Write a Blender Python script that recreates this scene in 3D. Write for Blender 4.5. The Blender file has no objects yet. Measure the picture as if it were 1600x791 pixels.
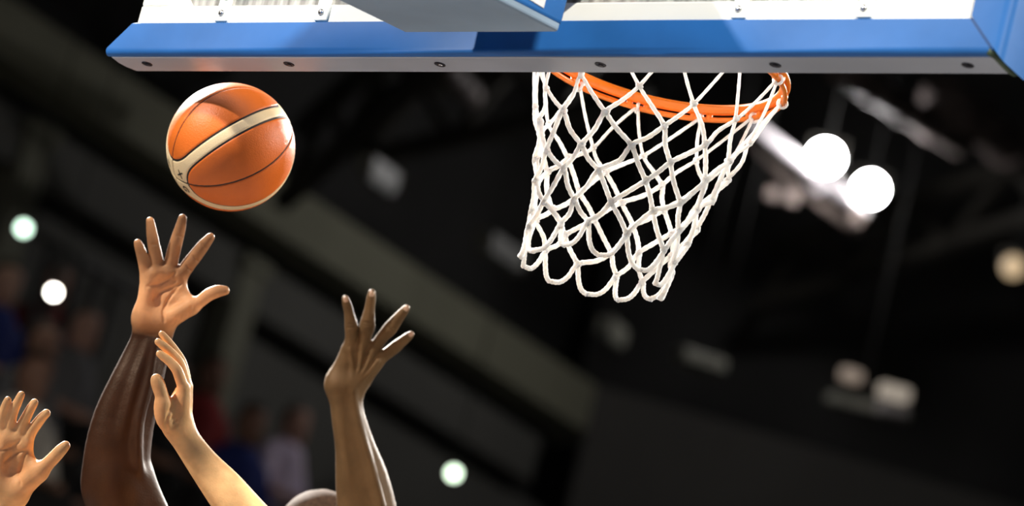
import bpy, bmesh, math, random
import numpy as np
from mathutils import Vector, Matrix
random.seed(7); rng = np.random.default_rng(7)
SC = bpy.context.scene
COL = SC.collection

# ------------------------------------------------------------------ camera
CAM = np.array([4.0990, -5.3729, 0.5386])
FW = np.array([-0.575270, 0.767554, 0.282710])
RT = np.array([0.817484, 0.527663, 0.230851])
UP = np.array([-0.028015, -0.363912, 0.931012])
FPX = 6371.5                                   # focal length in pixels of a 1600 px wide frame
cd = bpy.data.cameras.new('camera'); cam = bpy.data.objects.new('camera', cd); COL.objects.link(cam)
cam.matrix_world = Matrix(((RT[0], UP[0], -FW[0], CAM[0]), (RT[1], UP[1], -FW[1], CAM[1]),
                           (RT[2], UP[2], -FW[2], CAM[2]), (0, 0, 0, 1)))
cd.sensor_width = 36.0; cd.sensor_fit = 'HORIZONTAL'; cd.lens = FPX / 1600 * 36.0
cd.clip_start = 0.1; cd.clip_end = 300
cd.dof.use_dof = True; cd.dof.focus_distance = 7.35; cd.dof.aperture_fstop = 3.0
SC.camera = cam

# ------------------------------------------------------------------ world, arena floodlights, exposure
w = bpy.data.worlds.new('arena_air'); SC.world = w; w.use_nodes = True
w.node_tree.nodes['Background'].inputs[0].default_value = (0.9, 0.95, 1.0, 1)
w.node_tree.nodes['Background'].inputs[1].default_value = 0.012
vs = SC.view_settings
vs.view_transform = 'Standard'; vs.look = 'None'; vs.gamma = 1.0; vs.use_curve_mapping = False
vs.exposure = 0.0

def flood(name, loc, target, watts, size, col, spread=180):
    l = bpy.data.lights.new(name, 'AREA'); l.shape = 'DISK'; l.size = size; l.energy = watts; l.color = col
    l.spread = math.radians(spread)
    o = bpy.data.objects.new(name, l); COL.objects.link(o); o.location = loc
    o.rotation_euler = (Vector(target) - Vector(loc)).to_track_quat('-Z', 'Y').to_euler()
    return o
AIM = (-0.4, 0.3, 2.6)
flood('stand_floodlight', (-5.7, -8.6, 8.8), AIM, 165, 0.35, (1.0, 0.93, 0.84), 60)    # baseline side, over the left corner
flood('roof_floodlight', (8.0, -7.0, 10.0), AIM, 270, 0.9, (1.0, 0.93, 0.84), 60)      # baseline side, right corner
flood('roof_floodlight', (-10.5, 4.5, 10.5), AIM, 960, 0.9, (1.0, 0.96, 0.90), 60)    # left sideline
flood('roof_floodlight', (9.5, 9.0, 10.5), AIM, 170, 0.9, (1.0, 0.96, 0.90), 60)      # right sideline
flood('roof_floodlight', (-2.0, 14.0, 11.0), AIM, 400, 0.9, (1.0, 0.96, 0.90), 60)    # over mid court

# ------------------------------------------------------------------ helpers
def P(x, y, d):
    """the place at photograph position x, y standing d metres along the view"""
    return CAM + FW * d + RT * ((x - 800.0) / FPX * d) - UP * ((y - 395.5) / FPX * d)

def mat(name, col, rough=0.6, metal=0.0, var=0.0, scale=8.0, bump=0.0, bscale=60.0, spec=0.5, emit=None, estr=0.0,
        col2=None, coat=0.0, detail=4.0):
    m = bpy.data.materials.new(name); m.use_nodes = True
    nt = m.node_tree; b = nt.nodes['Principled BSDF']
    b.inputs['Base Color'].default_value = (*col, 1); b.inputs['Roughness'].default_value = rough
    b.inputs['Metallic'].default_value = metal; b.inputs['Specular IOR Level'].default_value = spec
    b.inputs['Coat Weight'].default_value = coat
    tc = nt.nodes.new('ShaderNodeTexCoord')
    if var > 0 or col2 is not None:
        n = nt.nodes.new('ShaderNodeTexNoise'); n.inputs['Scale'].default_value = scale; n.inputs['Detail'].default_value = detail
        nt.links.new(tc.outputs['Object'], n.inputs['Vector'])
        r = nt.nodes.new('ShaderNodeValToRGB')
        c1 = tuple(max(0, c * (1 - var)) for c in col); c2 = col2 if col2 is not None else tuple(min(1, c * (1 + var)) for c in col)
        r.color_ramp.elements[0].position = 0.32; r.color_ramp.elements[1].position = 0.68
        r.color_ramp.elements[0].color = (*c1, 1); r.color_ramp.elements[1].color = (*c2, 1)
        nt.links.new(n.outputs['Fac'], r.inputs['Fac']); nt.links.new(r.outputs['Color'], b.inputs['Base Color'])
    if bump > 0:
        n2 = nt.nodes.new('ShaderNodeTexNoise'); n2.inputs['Scale'].default_value = bscale; n2.inputs['Detail'].default_value = 3
        nt.links.new(tc.outputs['Object'], n2.inputs['Vector'])
        bp = nt.nodes.new('ShaderNodeBump'); bp.inputs['Strength'].default_value = bump; bp.inputs['Distance'].default_value = 0.002
        nt.links.new(n2.outputs['Fac'], bp.inputs['Height']); nt.links.new(bp.outputs['Normal'], b.inputs['Normal'])
    if emit is not None:
        b.inputs['Emission Color'].default_value = (*emit, 1); b.inputs['Emission Strength'].default_value = estr
    return m

def link(name, me, material=None, parent=None, smooth=True):
    o = bpy.data.objects.new(name, me); COL.objects.link(o)
    if material is not None:
        me.materials.clear(); me.materials.append(material)
    if smooth:
        me.polygons.foreach_set('use_smooth', np.ones(len(me.polygons), dtype=bool))
    if parent is not None: o.parent = parent
    return o

def mesh_from(name, v, f):
    me = bpy.data.meshes.new(name); me.from_pydata([tuple(map(float, p)) for p in v], [], [tuple(map(int, q)) for q in f]); me.update(); return me

def bm_obj(name, bm, material, parent=None, smooth=False, bevel=0.0, seg=2):
    if bevel > 0:
        bmesh.ops.bevel(bm, geom=list(bm.edges), offset=bevel, segments=seg, profile=0.5, affect='EDGES')
    bmesh.ops.recalc_face_normals(bm, faces=bm.faces)
    me = bpy.data.meshes.new(name); bm.to_mesh(me); bm.free()
    return link(name, me, material, parent, smooth)

def box(name, lo, hi, material, parent=None, bevel=0.0, seg=2, smooth=False):
    bm = bmesh.new(); bmesh.ops.create_cube(bm, size=1.0)
    lo, hi = np.array(lo, float), np.array(hi, float)
    for v in bm.verts: v.co = Vector((lo + hi) / 2 + np.array(v.co) * (hi - lo))
    return bm_obj(name, bm, material, parent, smooth, bevel, seg)

def beam(name, a, b, wd, ht, material, parent=None, bevel=0.0):
    """box section bar from a to b; wd across, ht upright"""
    a, b = Vector(a), Vector(b); d = b - a; L = d.length
    bm = bmesh.new(); bmesh.ops.create_cube(bm, size=1.0)
    x = d.normalized(); up = Vector((0, 0, 1)) if abs(x.z) < 0.95 else Vector((0, 1, 0)); y = up.cross(x).normalized(); z = x.cross(y)
    M = Matrix((x, y, z)).transposed()
    for v in bm.verts: v.co = (a + b) / 2 + M @ Vector((v.co.x * L, v.co.y * wd, v.co.z * ht))
    return bm_obj(name, bm, material, parent, False, bevel)

def tube_mesh(name, pts, rad, sides=8, closed=False):
    pts = np.array(pts, float); n = len(pts); rad = np.broadcast_to(np.array(rad, float), (n,))
    V = []; F = []
    prev = None
    for i in range(n):
        if closed: t = pts[(i + 1) % n] - pts[i - 1]
        else: t = pts[min(i + 1, n - 1)] - pts[max(i - 1, 0)]
        t = t / (np.linalg.norm(t) + 1e-12)
        if prev is None:
            h = np.array([0, 0, 1.0]) if abs(t[2]) < 0.9 else np.array([1.0, 0, 0]); nrm = np.cross(t, h)
        else: nrm = prev - t * (prev @ t)
        nrm /= np.linalg.norm(nrm) + 1e-12; prev = nrm; bi = np.cross(t, nrm)
        for k in range(sides):
            a = 2 * math.pi * k / sides; V.append(pts[i] + rad[i] * (math.cos(a) * nrm + math.sin(a) * bi))
    m = n if closed else n - 1
    for i in range(m):
        j = (i + 1) % n
        for k in range(sides):
            k2 = (k + 1) % sides; F.append((i * sides + k, i * sides + k2, j * sides + k2, j * sides + k))
    if not closed:
        F.append(tuple(range(sides))[::-1]); F.append(tuple(range((n - 1) * sides, n * sides)))
    return mesh_from(name, V, F)

def tube(name, pts, rad, material, parent=None, sides=8, closed=False):
    return link(name, tube_mesh(name, pts, rad, sides, closed), material, parent)

def lathe(name, prof, origin, axis, material, parent=None, seg=32):
    """profile of (radius, along) pairs turned about an axis"""
    ax = Vector(axis).normalized(); q = Vector((0, 0, 1)).rotation_difference(ax)
    V = []; F = []; o = Vector(origin)
    for (r, h) in prof:
        for k in range(seg):
            a = 2 * math.pi * k / seg; V.append(o + q @ Vector((r * math.cos(a), r * math.sin(a), h)))
    for i in range(len(prof) - 1):
        for k in range(seg):
            k2 = (k + 1) % seg; F.append((i * seg + k, i * seg + k2, (i + 1) * seg + k2, (i + 1) * seg + k))
    F.append(tuple(range(seg))[::-1]); F.append(tuple(range((len(prof) - 1) * seg, len(prof) * seg)))
    return link(name, mesh_from(name, V, F), material, parent)

def empty(name, loc):
    o = bpy.data.objects.new(name, None); COL.objects.link(o); o.location = loc; return o
def adopt(root):
    """parts are built in world place; keep them there under their thing"""
    bpy.context.view_layer.update()
    inv = Matrix.Translation(-root.location)
    for c in root.children: c.matrix_parent_inverse = inv
def tag(o, label, cat=None, group=None, kind=None):
    if label: o['label'] = label
    if cat: o['category'] = cat
    if group: o['group'] = group
    if kind: o['kind'] = kind
    return o

# ---- implicit surfaces: smooth unions of tapered capsules, meshed by surface nets
def smin(a, b, k):
    h = np.clip(0.5 + 0.5 * (b - a) / k, 0, 1); return b + (a - b) * h - k * h * (1 - h)
def smax(a, b, k): return -smin(-a, -b, k)
def sdf_mesh(prims, vox, cuts=(), clip=None, relax=1):
    ch = [(c[1], c[2]) if isinstance(c[0], str) else ([c[:4]], c[4]) for c in prims]
    sg = [(np.array(a, float), np.array(b, float), ra, rb) for c, k in ch for (a, b, ra, rb) in c]
    lo = np.min([np.minimum(a - ra, b - rb) for a, b, ra, rb in sg], axis=0) - 4 * vox
    hi = np.max([np.maximum(a + ra, b + rb) for a, b, ra, rb in sg], axis=0) + 4 * vox
    n = np.ceil((hi - lo) / vox).astype(int) + 1
    D = np.full(n, 1.0, np.float32)
    def region(a, b, m):
        i0 = np.clip(np.floor((np.minimum(a, b) - m - lo) / vox).astype(int), 0, n - 1); i1 = np.clip(np.ceil((np.maximum(a, b) + m - lo) / vox).astype(int) + 1, 1, n)
        sl = tuple(slice(i0[q], i1[q]) for q in range(3))
        g = np.meshgrid(*[(lo[q] + vox * np.arange(i0[q], i1[q])).astype(np.float32) for q in range(3)], indexing='ij', sparse=True)
        return sl, g
    def dist(a, b, ra, rb, g):
        d = b - a; dd = float(d @ d) + 1e-12
        t = ((g[0] - a[0]) * d[0] + (g[1] - a[1]) * d[1] + (g[2] - a[2]) * d[2]) / dd
        t = np.clip(t, 0, 1)
        q = np.sqrt((g[0] - a[0] - t * d[0]) ** 2 + (g[1] - a[1] - t * d[1]) ** 2 + (g[2] - a[2] - t * d[2]) ** 2)
        return q - (ra + (rb - ra) * t)
    for segs, k in ch:
        segs = [(np.array(a, float), np.array(b, float), ra, rb) for (a, b, ra, rb) in segs]
        pts = np.array([p for q in segs for p in q[:2]]); rm = max(max(q[2], q[3]) for q in segs)
        sl, g = region(pts.min(0), pts.max(0), rm + k + 4 * vox)
        d = None
        for a, b, ra, rb in segs:
            e = dist(a, b, ra, rb, g); d = e if d is None else np.minimum(d, e)
        D[sl] = smin(D[sl], d, k)
    def skin_point(p):
        """the place where the line of sight through p meets the skin"""
        ray = p - CAM; ray = ray / np.linalg.norm(ray); ts = np.arange(-0.05, 0.05, 0.0007)
        ps = p + ray * ts[:, None]; ii = np.clip(np.round((ps - lo) / vox).astype(int), 0, n - 1); w_ = np.nonzero(D[ii[:, 0], ii[:, 1], ii[:, 2]] < 0)[0]
        return ps[w_[0]] if len(w_) else None
    fine = []
    for (a, b, r, k) in cuts:
        m = max(2, int(np.linalg.norm(b - a) / 0.004) + 1); q = [skin_point(a + (b - a) * t) for t in np.linspace(0, 1, m)]
        fine += [(u, v, r, r, k) for u, v in zip(q, q[1:]) if u is not None and v is not None and np.linalg.norm(u - v) < 0.012]
    for (a, b, ra, rb, k) in fine:
        sl, g = region(a, b, max(ra, rb) + k + 3 * vox)
        D[sl] = smax(D[sl], -dist(a, b, ra, rb, g), k)
    if clip is not None:
        z = (lo[2] + vox * np.arange(n[2]))[None, None, :]
        D = np.maximum(D, np.maximum(clip[0] - z, z - clip[1])).astype(np.float32)
    return surface_nets(D, lo, vox, relax)
def surface_nets(D, lo, vox, relax):
    s = D < 0
    c = s[:-1, :-1, :-1].astype(np.int8)
    cnt = np.zeros(c.shape, np.int8)
    for dx in (0, 1):
        for dy in (0, 1):
            for dz in (0, 1):
                cnt += s[dx:dx + c.shape[0], dy:dy + c.shape[1], dz:dz + c.shape[2]]
    I = np.argwhere((cnt > 0) & (cnt < 8))
    idx = np.full(c.shape, -1, np.int64); idx[I[:, 0], I[:, 1], I[:, 2]] = np.arange(len(I))
    corners = [(x, y, z) for x in (0, 1) for y in (0, 1) for z in (0, 1)]
    acc = np.zeros((len(I), 3)); num = np.zeros(len(I))
    for i in range(8):
        for j in range(i + 1, 8):
            ci, cj = np.array(corners[i]), np.array(corners[j])
            if np.abs(ci - cj).sum() != 1: continue
            a = D[tuple((I + ci).T)]; b = D[tuple((I + cj).T)]
            m = (a < 0) != (b < 0); t = np.where(m, a / np.where(m, a - b, 1), 0)
            acc += np.where(m[:, None], ci + t[:, None] * (cj - ci), 0); num += m
    V = lo + vox * (I + acc / num[:, None])
    F = []
    for ax in range(3):
        u, v = (ax + 1) % 3, (ax + 2) % 3
        sa = [slice(None)] * 3; sb = [slice(None)] * 3; sa[ax] = slice(None, -1); sb[ax] = slice(1, None)
        A = s[tuple(sa)]; B = s[tuple(sb)]
        E = np.argwhere(A != B); E = E[(E[:, u] > 0) & (E[:, v] > 0) & (E[:, u] < D.shape[u] - 1) & (E[:, v] < D.shape[v] - 1)]
        if len(E) == 0: continue
        flip = A[tuple(E.T)]
        def cell(du, dv):
            q = E.copy(); q[:, u] -= du; q[:, v] -= dv; return idx[tuple(q.T)]
        q = np.stack([cell(1, 1), cell(0, 1), cell(0, 0), cell(1, 0)], -1)
        q[~flip] = q[~flip][:, ::-1]; F.append(q)
    F = np.concatenate(F)
    ed = np.concatenate([F[:, [0, 1]], F[:, [1, 2]], F[:, [2, 3]], F[:, [3, 0]]])
    for _ in range(relax):
        S = np.zeros_like(V); N = np.zeros(len(V))
        for q in range(3): S[:, q] = np.bincount(ed[:, 0], V[ed[:, 1], q], len(V)) + np.bincount(ed[:, 1], V[ed[:, 0], q], len(V))
        N = np.bincount(ed[:, 0], minlength=len(V)) + np.bincount(ed[:, 1], minlength=len(V))
        V = V * 0.5 + 0.5 * S / N[:, None]
    return V, F
def fast_mesh(name, V, F):
    me = bpy.data.meshes.new(name); n, m = len(V), len(F)
    me.vertices.add(n); me.vertices.foreach_set('co', np.asarray(V, np.float32).ravel())
    me.loops.add(m * 4); me.loops.foreach_set('vertex_index', np.asarray(F, np.int32).ravel())
    me.polygons.add(m); me.polygons.foreach_set('loop_start', np.arange(m, dtype=np.int32) * 4); me.polygons.foreach_set('loop_total', np.full(m, 4, np.int32))
    me.update(calc_edges=True); me.validate(); return me

# ------------------------------------------------------------------ materials of the hall
M_wallband = mat('pale_fascia_paint', (0.31, 0.31, 0.22), 0.8, var=0.12, scale=0.6)
M_walldark = mat('black_recess', (0.04, 0.04, 0.036), 0.9, var=0.2, scale=1.5)
M_wallgrey = mat('charcoal_wall_paint', (0.15, 0.15, 0.132), 0.85, var=0.15, scale=0.5)
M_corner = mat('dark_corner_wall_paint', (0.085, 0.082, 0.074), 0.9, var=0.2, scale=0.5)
M_pillar = mat('olive_grey_pillar_paint', (0.30, 0.30, 0.22), 0.8, var=0.1, scale=1.0)
M_roof = mat('black_roof_deck', (0.04,0.04,0.038), 0.9, var=0.3, scale=0.7)
M_steel = mat('dark_roof_steel', (0.045,0.042,0.034), 0.6, 0.3, var=0.2, scale=3)
M_duct = mat('dusty_brown_duct', (0.16,0.13,0.12), 0.6, 0.2, var=0.2, scale=2)
M_housing = mat('pale_lamp_housing', (0.20,0.20,0.165), 0.5, var=0.1, scale=5)
M_floor = mat('varnished_maple', (0.165, 0.155, 0.15), 0.3, var=0.15, scale=3.0, spec=0.4)
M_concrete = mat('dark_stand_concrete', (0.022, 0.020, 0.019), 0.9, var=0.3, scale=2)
M_rail = mat('grey_rail_paint', (0.06, 0.06, 0.055), 0.5, 0.2, var=0.1, scale=4)
def lampmat(n, c, s): return mat(n, (0.15, 0.13, 0.11), 0.4, emit=c, estr=s)

# ------------------------------------------------------------------ hall: floor, roof, walls
def floor_planks():
    tag(box('floor', (-14.5, -12, -0.2), (16, 40, 0), M_floor), None, kind='structure')
floor_planks()
tag(box('ceiling', (-15.2, -12.5, 12.6), (16.5, 41, 12.9), M_roof), None, kind='structure')
WX = -14.5
# side wall with its long level bands (top fascia, recess, second fascia, black reveal, lower wall)
tag(box('wall_left', (WX - 0.6, -12, 0), (WX - 0.3, 21.3, 8.06), M_wallgrey), None, kind='structure')
tag(box('trim_1', (WX - 0.6, -12, 8.72), (WX, 21.4, 9.13), M_wallband, bevel=0.02), None, kind='structure')
tag(box('trim_2', (WX - 0.6, -12, 8.52), (WX - 0.38, 21.0, 8.72), M_walldark), None, kind='structure')
tag(box('trim_3', (WX - 0.6, -12, 8.14), (WX - 0.12, 20.6, 8.52), M_wallgrey, bevel=0.02), None, kind='structure')
tag(box('trim_4', (WX - 0.6, -12, 8.03), (WX - 0.30, 20.6, 8.14), M_walldark), None, kind='structure')
tag(box('wall_upper', (WX - 1.0, -12, 9.13), (WX - 0.7, 21.3, 12.6), M_roof), None, kind='structure')
# chamfered corner wall beyond the end of the side wall, and the far end wall
def wall_slab(name, x0, y0, x1, y1, z0, z1, th, m):
    d = Vector((x1 - x0, y1 - y0, 0)).normalized(); nrm = Vector((-d.y, d.x, 0)) * th
    b = bmesh.new(); pts = [Vector((x0, y0, 0)), Vector((x1, y1, 0)), Vector((x1, y1, 0)) + nrm, Vector((x0, y0, 0)) + nrm]
    lo = [b.verts.new(p + Vector((0, 0, z0))) for p in pts]; hi = [b.verts.new(p + Vector((0, 0, z1))) for p in pts]
    b.faces.new(lo[::-1]); b.faces.new(hi)
    for i in range(4): b.faces.new((lo[i], lo[(i + 1) % 4], hi[(i + 1) % 4], hi[i]))
    return tag(bm_obj(name, b, m), None, kind='structure')
tag(box('wall_corner_back', (WX - 1.2, 20.4, 0), (WX - 0.9, 24, 12.6), M_walldark), None, kind='structure')
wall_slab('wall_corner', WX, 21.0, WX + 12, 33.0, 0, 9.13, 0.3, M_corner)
wall_slab('wall_corner_upper', WX - 0.4, 21.3, WX + 11.6, 33.3, 9.13, 12.6, 0.3, M_roof)
wall_slab('wall_end', WX + 12, 33.0, 16, 33.0, 0, 12.6, 0.3, M_roof)
# pillars standing against the side wall
PIL = [(16.43, 'olive grey pillar on the side wall between the two raised dark-skinned hands'),
       (13.9, 'olive grey pillar on the side wall behind the leftmost raised hand')]
for y0, lab in PIL:
    r = empty('wall_pillar', (WX, y0, 0)); tag(r, lab, 'pillar', 'side wall pillars')
    box('shaft', (WX - 0.32, y0, 0), (WX - 0.08, y0 + 0.27, 8.45), M_pillar, r, 0.02)
    box('capital', (WX - 0.32, y0 - 0.03, 8.40), (WX - 0.04, y0 + 0.30, 8.50), M_pillar, r, 0.01)
    adopt(r)

# ------------------------------------------------------------------ roof steel, ducts, lamps
def truss(a, b, depth, n, label):
    a, b = np.array(a), np.array(b); r = empty('roof_truss', a); tag(r, label, 'truss', 'roof trusses')
    dz = np.array([0, 0, depth])
    beam('top_chord', a + dz, b + dz, 0.12, 0.12, M_steel, r); beam('bottom_chord', a, b, 0.12, 0.12, M_steel, r)
    for i in range(n):
        p = a + (b - a) * i / n; q = a + (b - a) * (i + 1) / n
        beam('brace', p + (dz if i % 2 else 0), q + (0 if i % 2 else dz), 0.07, 0.07, M_steel, r)
    adopt(r)
truss(P(440, 315, 28.5), P(700, 85, 26.0), 0.55, 5, 'dark steel roof truss rising to the right of the ball')
truss(P(560, 250, 30.0), P(1010, 150, 29.0), 0.5, 6, 'dark steel roof truss crossing behind the left side of the net')
truss(P(1180, 480, 33.0), P(1640, 330, 31.0), 0.5, 6, 'dark steel roof truss below the two white floodlights')
def duct(a, b, rad, label):
    r = empty('roof_duct', a); tag(r, label, 'duct', 'roof ducts')
    a, b = np.array(a), np.array(b)
    tube('duct_pipe', [a + (b - a) * t for t in np.linspace(0, 1, 6)], rad, M_duct, r, 16)
    for t in (0.25, 0.5, 0.75):
        c = a + (b - a) * t; d = (b - a) / np.linalg.norm(b - a)
        tube('duct_collar', [c - d * 0.04, c + d * 0.04], rad * 1.18, M_duct, r, 16)
    adopt(r)
duct(P(1310, 105, 27), P(1500, 225, 30), 0.10, 'brownish round duct above the two white floodlights')
duct(P(1470, 150, 29), P(1660, 290, 33), 0.16, 'dark round duct at the upper right beyond the floodlights')
duct(P(690, 95, 27), P(740, 150, 28), 0.07, 'short dark duct under the backboard, right of the ball')
def luminaire(a, b, label):
    a, b = np.array(a), np.array(b); r = empty('strip_luminaire', a); tag(r, label, 'lamp', 'unlit strip luminaires')
    beam('lamp_body', a, b, 0.10, 0.10, M_housing, r, 0.015)
    d = (b - a); beam('lamp_cover', a + d * 0.05 - np.array([0, 0, 0.065]), b - d * 0.05 - np.array([0, 0, 0.065]), 0.07, 0.03, M_housing, r, 0.01)
    for t in (0.2, 0.8): h = a + d * t; tube('hanger', [h + np.array([0, 0, 0.05]), (h[0], h[1], 12.6)], 0.004, M_roof, r, 6)
    adopt(r)
luminaire(P(570, 256, 26), P(614, 287, 26.5), 'unlit pale strip lamp hanging to the right of the ball')
luminaire(P(756, 374, 26.2), P(812, 412, 26.8), 'unlit pale strip lamp left of the hanging end of the net')
luminaire(P(1062, 552, 29), P(1128, 574, 29.4), 'unlit pale strip lamp low on the right under the net')
luminaire(P(946, 508, 30), P(968, 528, 30.3), 'small brownish unlit strip lamp just under the net')

def round_lamp(c, rad, face, colour, strength, label, group=None, backlen=0.22):
    """reflector lamp: can, rim, glowing lens"""
    c = Vector(c); f = Vector(face).normalized(); r = empty('round_lamp', c); tag(r, label, 'lamp', group)
    lathe('lamp_can', [(rad * 0.45, -backlen), (rad * 0.8, -backlen * 0.8), (rad * 1.04, -0.02), (rad * 1.04, 0.0)], c, f, M_housing, r)
    lathe('lamp_lens', [(rad, 0.001), (rad * 0.97, 0.015), (rad * 0.6, 0.03)], c, f, lampmat('glowing_lens', colour, strength), r)
    a = f.cross(Vector((0, 0, 1))).normalized()
    tube('yoke', [c + a * rad * 1.1, c + a * rad * 1.15 + Vector((0, 0, rad * 1.3)), c - a * rad * 1.15 + Vector((0, 0, rad * 1.3)), c - a * rad * 1.1], 0.014, M_steel, r, 6)
    tube('drop_rod', [c + Vector((0, 0, rad * 1.3)), (c.x, c.y, 12.6)], 0.005, M_roof, r, 6)
    adopt(r); return r
TOCAM = lambda p: CAM - np.array(p)
rig = [(1290, 247, 30.0, 0.115, 'left of the two blazing white floodlights beside the net'),
       (1360, 296, 30.4, 0.110, 'right of the two blazing white floodlights beside the net')]
for x, y, d, rd, lab in rig:
    p = P(x, y, d); round_lamp(p, rd, (TOCAM(p) + np.array([0, 0, -4.0])), (1, 0.98, 0.97), 110, lab, 'twin floodlights')
small = [(37, 357, 25.0, 0.040, (0.72, 1.0, 0.80), 5, 'greenish white round lamp high at the left edge'),
         (84, 457, 24.0, 0.030, (1.0, 0.95, 0.85), 22, 'warm white round lamp below the greenish one at left'),
         (709, 740, 28.0, 0.040, (0.80, 1.0, 0.76), 6, 'greenish white round lamp low beside the centre forearm'),
         (1583, 417, 30.0, 0.085, (1.0, 0.72, 0.42), 0.62, 'dim amber round lamp at the right edge')]
for x, y, d, rd, c, s, lab in small:
    p = P(x, y, d); round_lamp(p, rd, TOCAM(p), c, s, lab, 'small round lamps', 0.14)
# rig that carries the twin floodlights: white pipes lit by the lamps
M_rigwhite = mat('white_rig_paint', (0.72, 0.68, 0.70), 0.45, var=0.08, scale=6)
M_rigbrown = mat('dusty_rig_box', (0.30, 0.24, 0.21), 0.6, var=0.15, scale=6)
r = empty('floodlight_rig', P(1270, 290, 30.1)); tag(r, 'white pipe rig with brackets carrying the twin floodlights', 'lighting rig')
tube('rig_pipe', [P(1175, 190, 29.6), P(1225, 232, 29.9), P(1300, 292, 30.2), P(1352, 335, 30.4)], 0.045, M_rigwhite, r, 12)
tube('rig_pipe', [P(1165, 215, 30.3), P(1240, 290, 30.5), P(1340, 362, 30.7)], 0.03, M_rigbrown, r, 12)
beam('lamp_bracket', P(1262, 262, 30.25), P(1282, 300, 30.3), 0.10, 0.10, M_rigwhite, r, 0.02)
beam('lamp_bracket', P(1310, 282, 30.2), P(1330, 318, 30.3), 0.06, 0.06, M_rigwhite, r, 0.02)
beam('ballast_box', P(1196, 300, 30.2), P(1216, 308, 30.2), 0.10, 0.10, M_rigbrown, r, 0.02)
beam('ballast_box', P(1226, 306, 30.2), P(1246, 314, 30.2), 0.11, 0.11, M_rigbrown, r, 0.02)
beam('ballast_box', P(1328, 336, 30.3), P(1348, 348, 30.3), 0.12, 0.12, M_rigbrown, r, 0.02)
adopt(r)
pl = bpy.data.lights.new('floodlight_spill', 'POINT'); pl.energy = 60; pl.shadow_soft_size = 0.1; pl.color = (1, 0.96, 0.97)
po = bpy.data.objects.new('floodlight_spill', pl); COL.objects.link(po); po.location = P(1318, 262, 29.3)
# low right: a bar fitting with two dim cream lamps
r = empty('bar_luminaire', P(1360, 640, 30)); tag(r, 'bar fitting with two dim cream lamps at the lower right', 'lamp')
beam('lamp_bar', P(1292, 622, 30), P(1418, 652, 30.3), 0.10, 0.09, M_housing, r, 0.02)
beam('cream_lamp', P(1316, 583, 30), P(1344, 592, 30.1), 0.10, 0.10, lampmat('cream_glow', (1.0, 0.78, 0.62), 0.22), r, 0.03)
beam('cream_lamp', P(1374, 608, 30), P(1420, 620, 30.1), 0.10, 0.11, lampmat('cream_glow_bright', (1.0, 0.86, 0.70), 0.33), r, 0.03)
beam('ballast_box', P(1372, 636, 30), P(1416, 645, 30.1), 0.10, 0.11, mat('grey_ballast', (0.3, 0.28, 0.27), 0.6), r, 0.02)
tube('hanger', [P(1330, 590, 30.05), P(1345, 632, 30.1)], 0.015, M_steel, r, 6)
tube('drop_rod', [P(1345, 630, 30.1), (P(1345, 630, 30.1)[0], P(1345, 630, 30.1)[1], 12.6)], 0.006, M_roof, r, 6)
tube('hanger', [P(1398, 616, 30.05), P(1396, 640, 30.1)], 0.015, M_steel, r, 6)
adopt(r)

# ------------------------------------------------------------------ upper stand with spectators
ROWS = [(-11.0, 4.45), (-11.9, 4.95), (-12.8, 5.50), (-13.7, 6.0)]
st = []
for i, (x, z) in enumerate(ROWS):
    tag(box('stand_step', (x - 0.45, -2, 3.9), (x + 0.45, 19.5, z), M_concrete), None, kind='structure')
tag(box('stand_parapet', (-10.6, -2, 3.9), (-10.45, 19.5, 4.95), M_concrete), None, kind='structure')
def y_on(x, px, py):
    ray = P(px, py, 1.0) - CAM; t = (x - CAM[0]) / ray[0]; return (CAM + ray * t)
def spectator(px, row, shirt, trousers, skin, hair, label):
    x, zf = ROWS[row]; pts = [y_on(x, px, yy) for yy in range(300, 1000, 10)]
    q = min(pts, key=lambda p: abs(p[2] - (zf + 1.2)))        # along the row, so that the head stands at px
    o = Vector((x, q[1], zf)); r = SPEC_BODY.copy(); COL.objects.link(r); r.location = o; r.rotation_euler.z = random.uniform(-0.25, 0.25)
    r.data = SPEC_BODY.data.copy(); r.data.materials.clear(); r.data.materials.append(skin)
    for src, mm in ((SPEC_SHIRT, shirt), (SPEC_TROUS, trousers), (SPEC_HAIR, hair)):
        c = src.copy(); c.data = src.data.copy(); c.data.materials.clear(); c.data.materials.append(mm); COL.objects.link(c); c.parent = r
    tag(r, label, 'person', 'spectators in the upper stand')
# one seated figure facing +x, feet on the step, seat edge at z 0.42
def Z(*p): return np.array(p, float)
sb = [(Z(-.12, 0, .52), Z(-.10, 0, .95), .13, .15, .05), (Z(-.10, 0, .95), Z(-.07, 0, 1.12), .06, .055, .04), (Z(-.06, 0, 1.17), Z(-.05, 0, 1.27), .085, .095, .03),
      (Z(-.0, 0, 1.12), Z(.01, 0, 1.16), .05, .05, .03), (Z(.045, 0, 1.19), Z(.06, 0, 1.175), .015, .018, .02)]
for s in (-1, 1):
    sb += [(Z(-.12, .10 * s, .50), Z(.30, .13 * s, .50), .09, .07, .05), (Z(.30, .13 * s, .50), Z(.28, .13 * s, .08), .065, .045, .03), (Z(.28, .13 * s, .05), Z(.42, .14 * s, .04), .045, .035, .03),
           (Z(-.09, .18 * s, .94), Z(-.02, .25 * s, .68), .055, .045, .04), (Z(-.02, .25 * s, .68), Z(.22, .16 * s, .62), .042, .032, .03), (Z(.22, .16 * s, .62), Z(.29, .12 * s, .61), .04, .03, .02),
           (Z(-.06, .095 * s, 1.20), Z(-.06, .10 * s, 1.23), .018, .02, .01)]
V, F = sdf_mesh(sb, 0.016); SPEC_BODY = link('spectator', fast_mesh('spectator', V, F))
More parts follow.
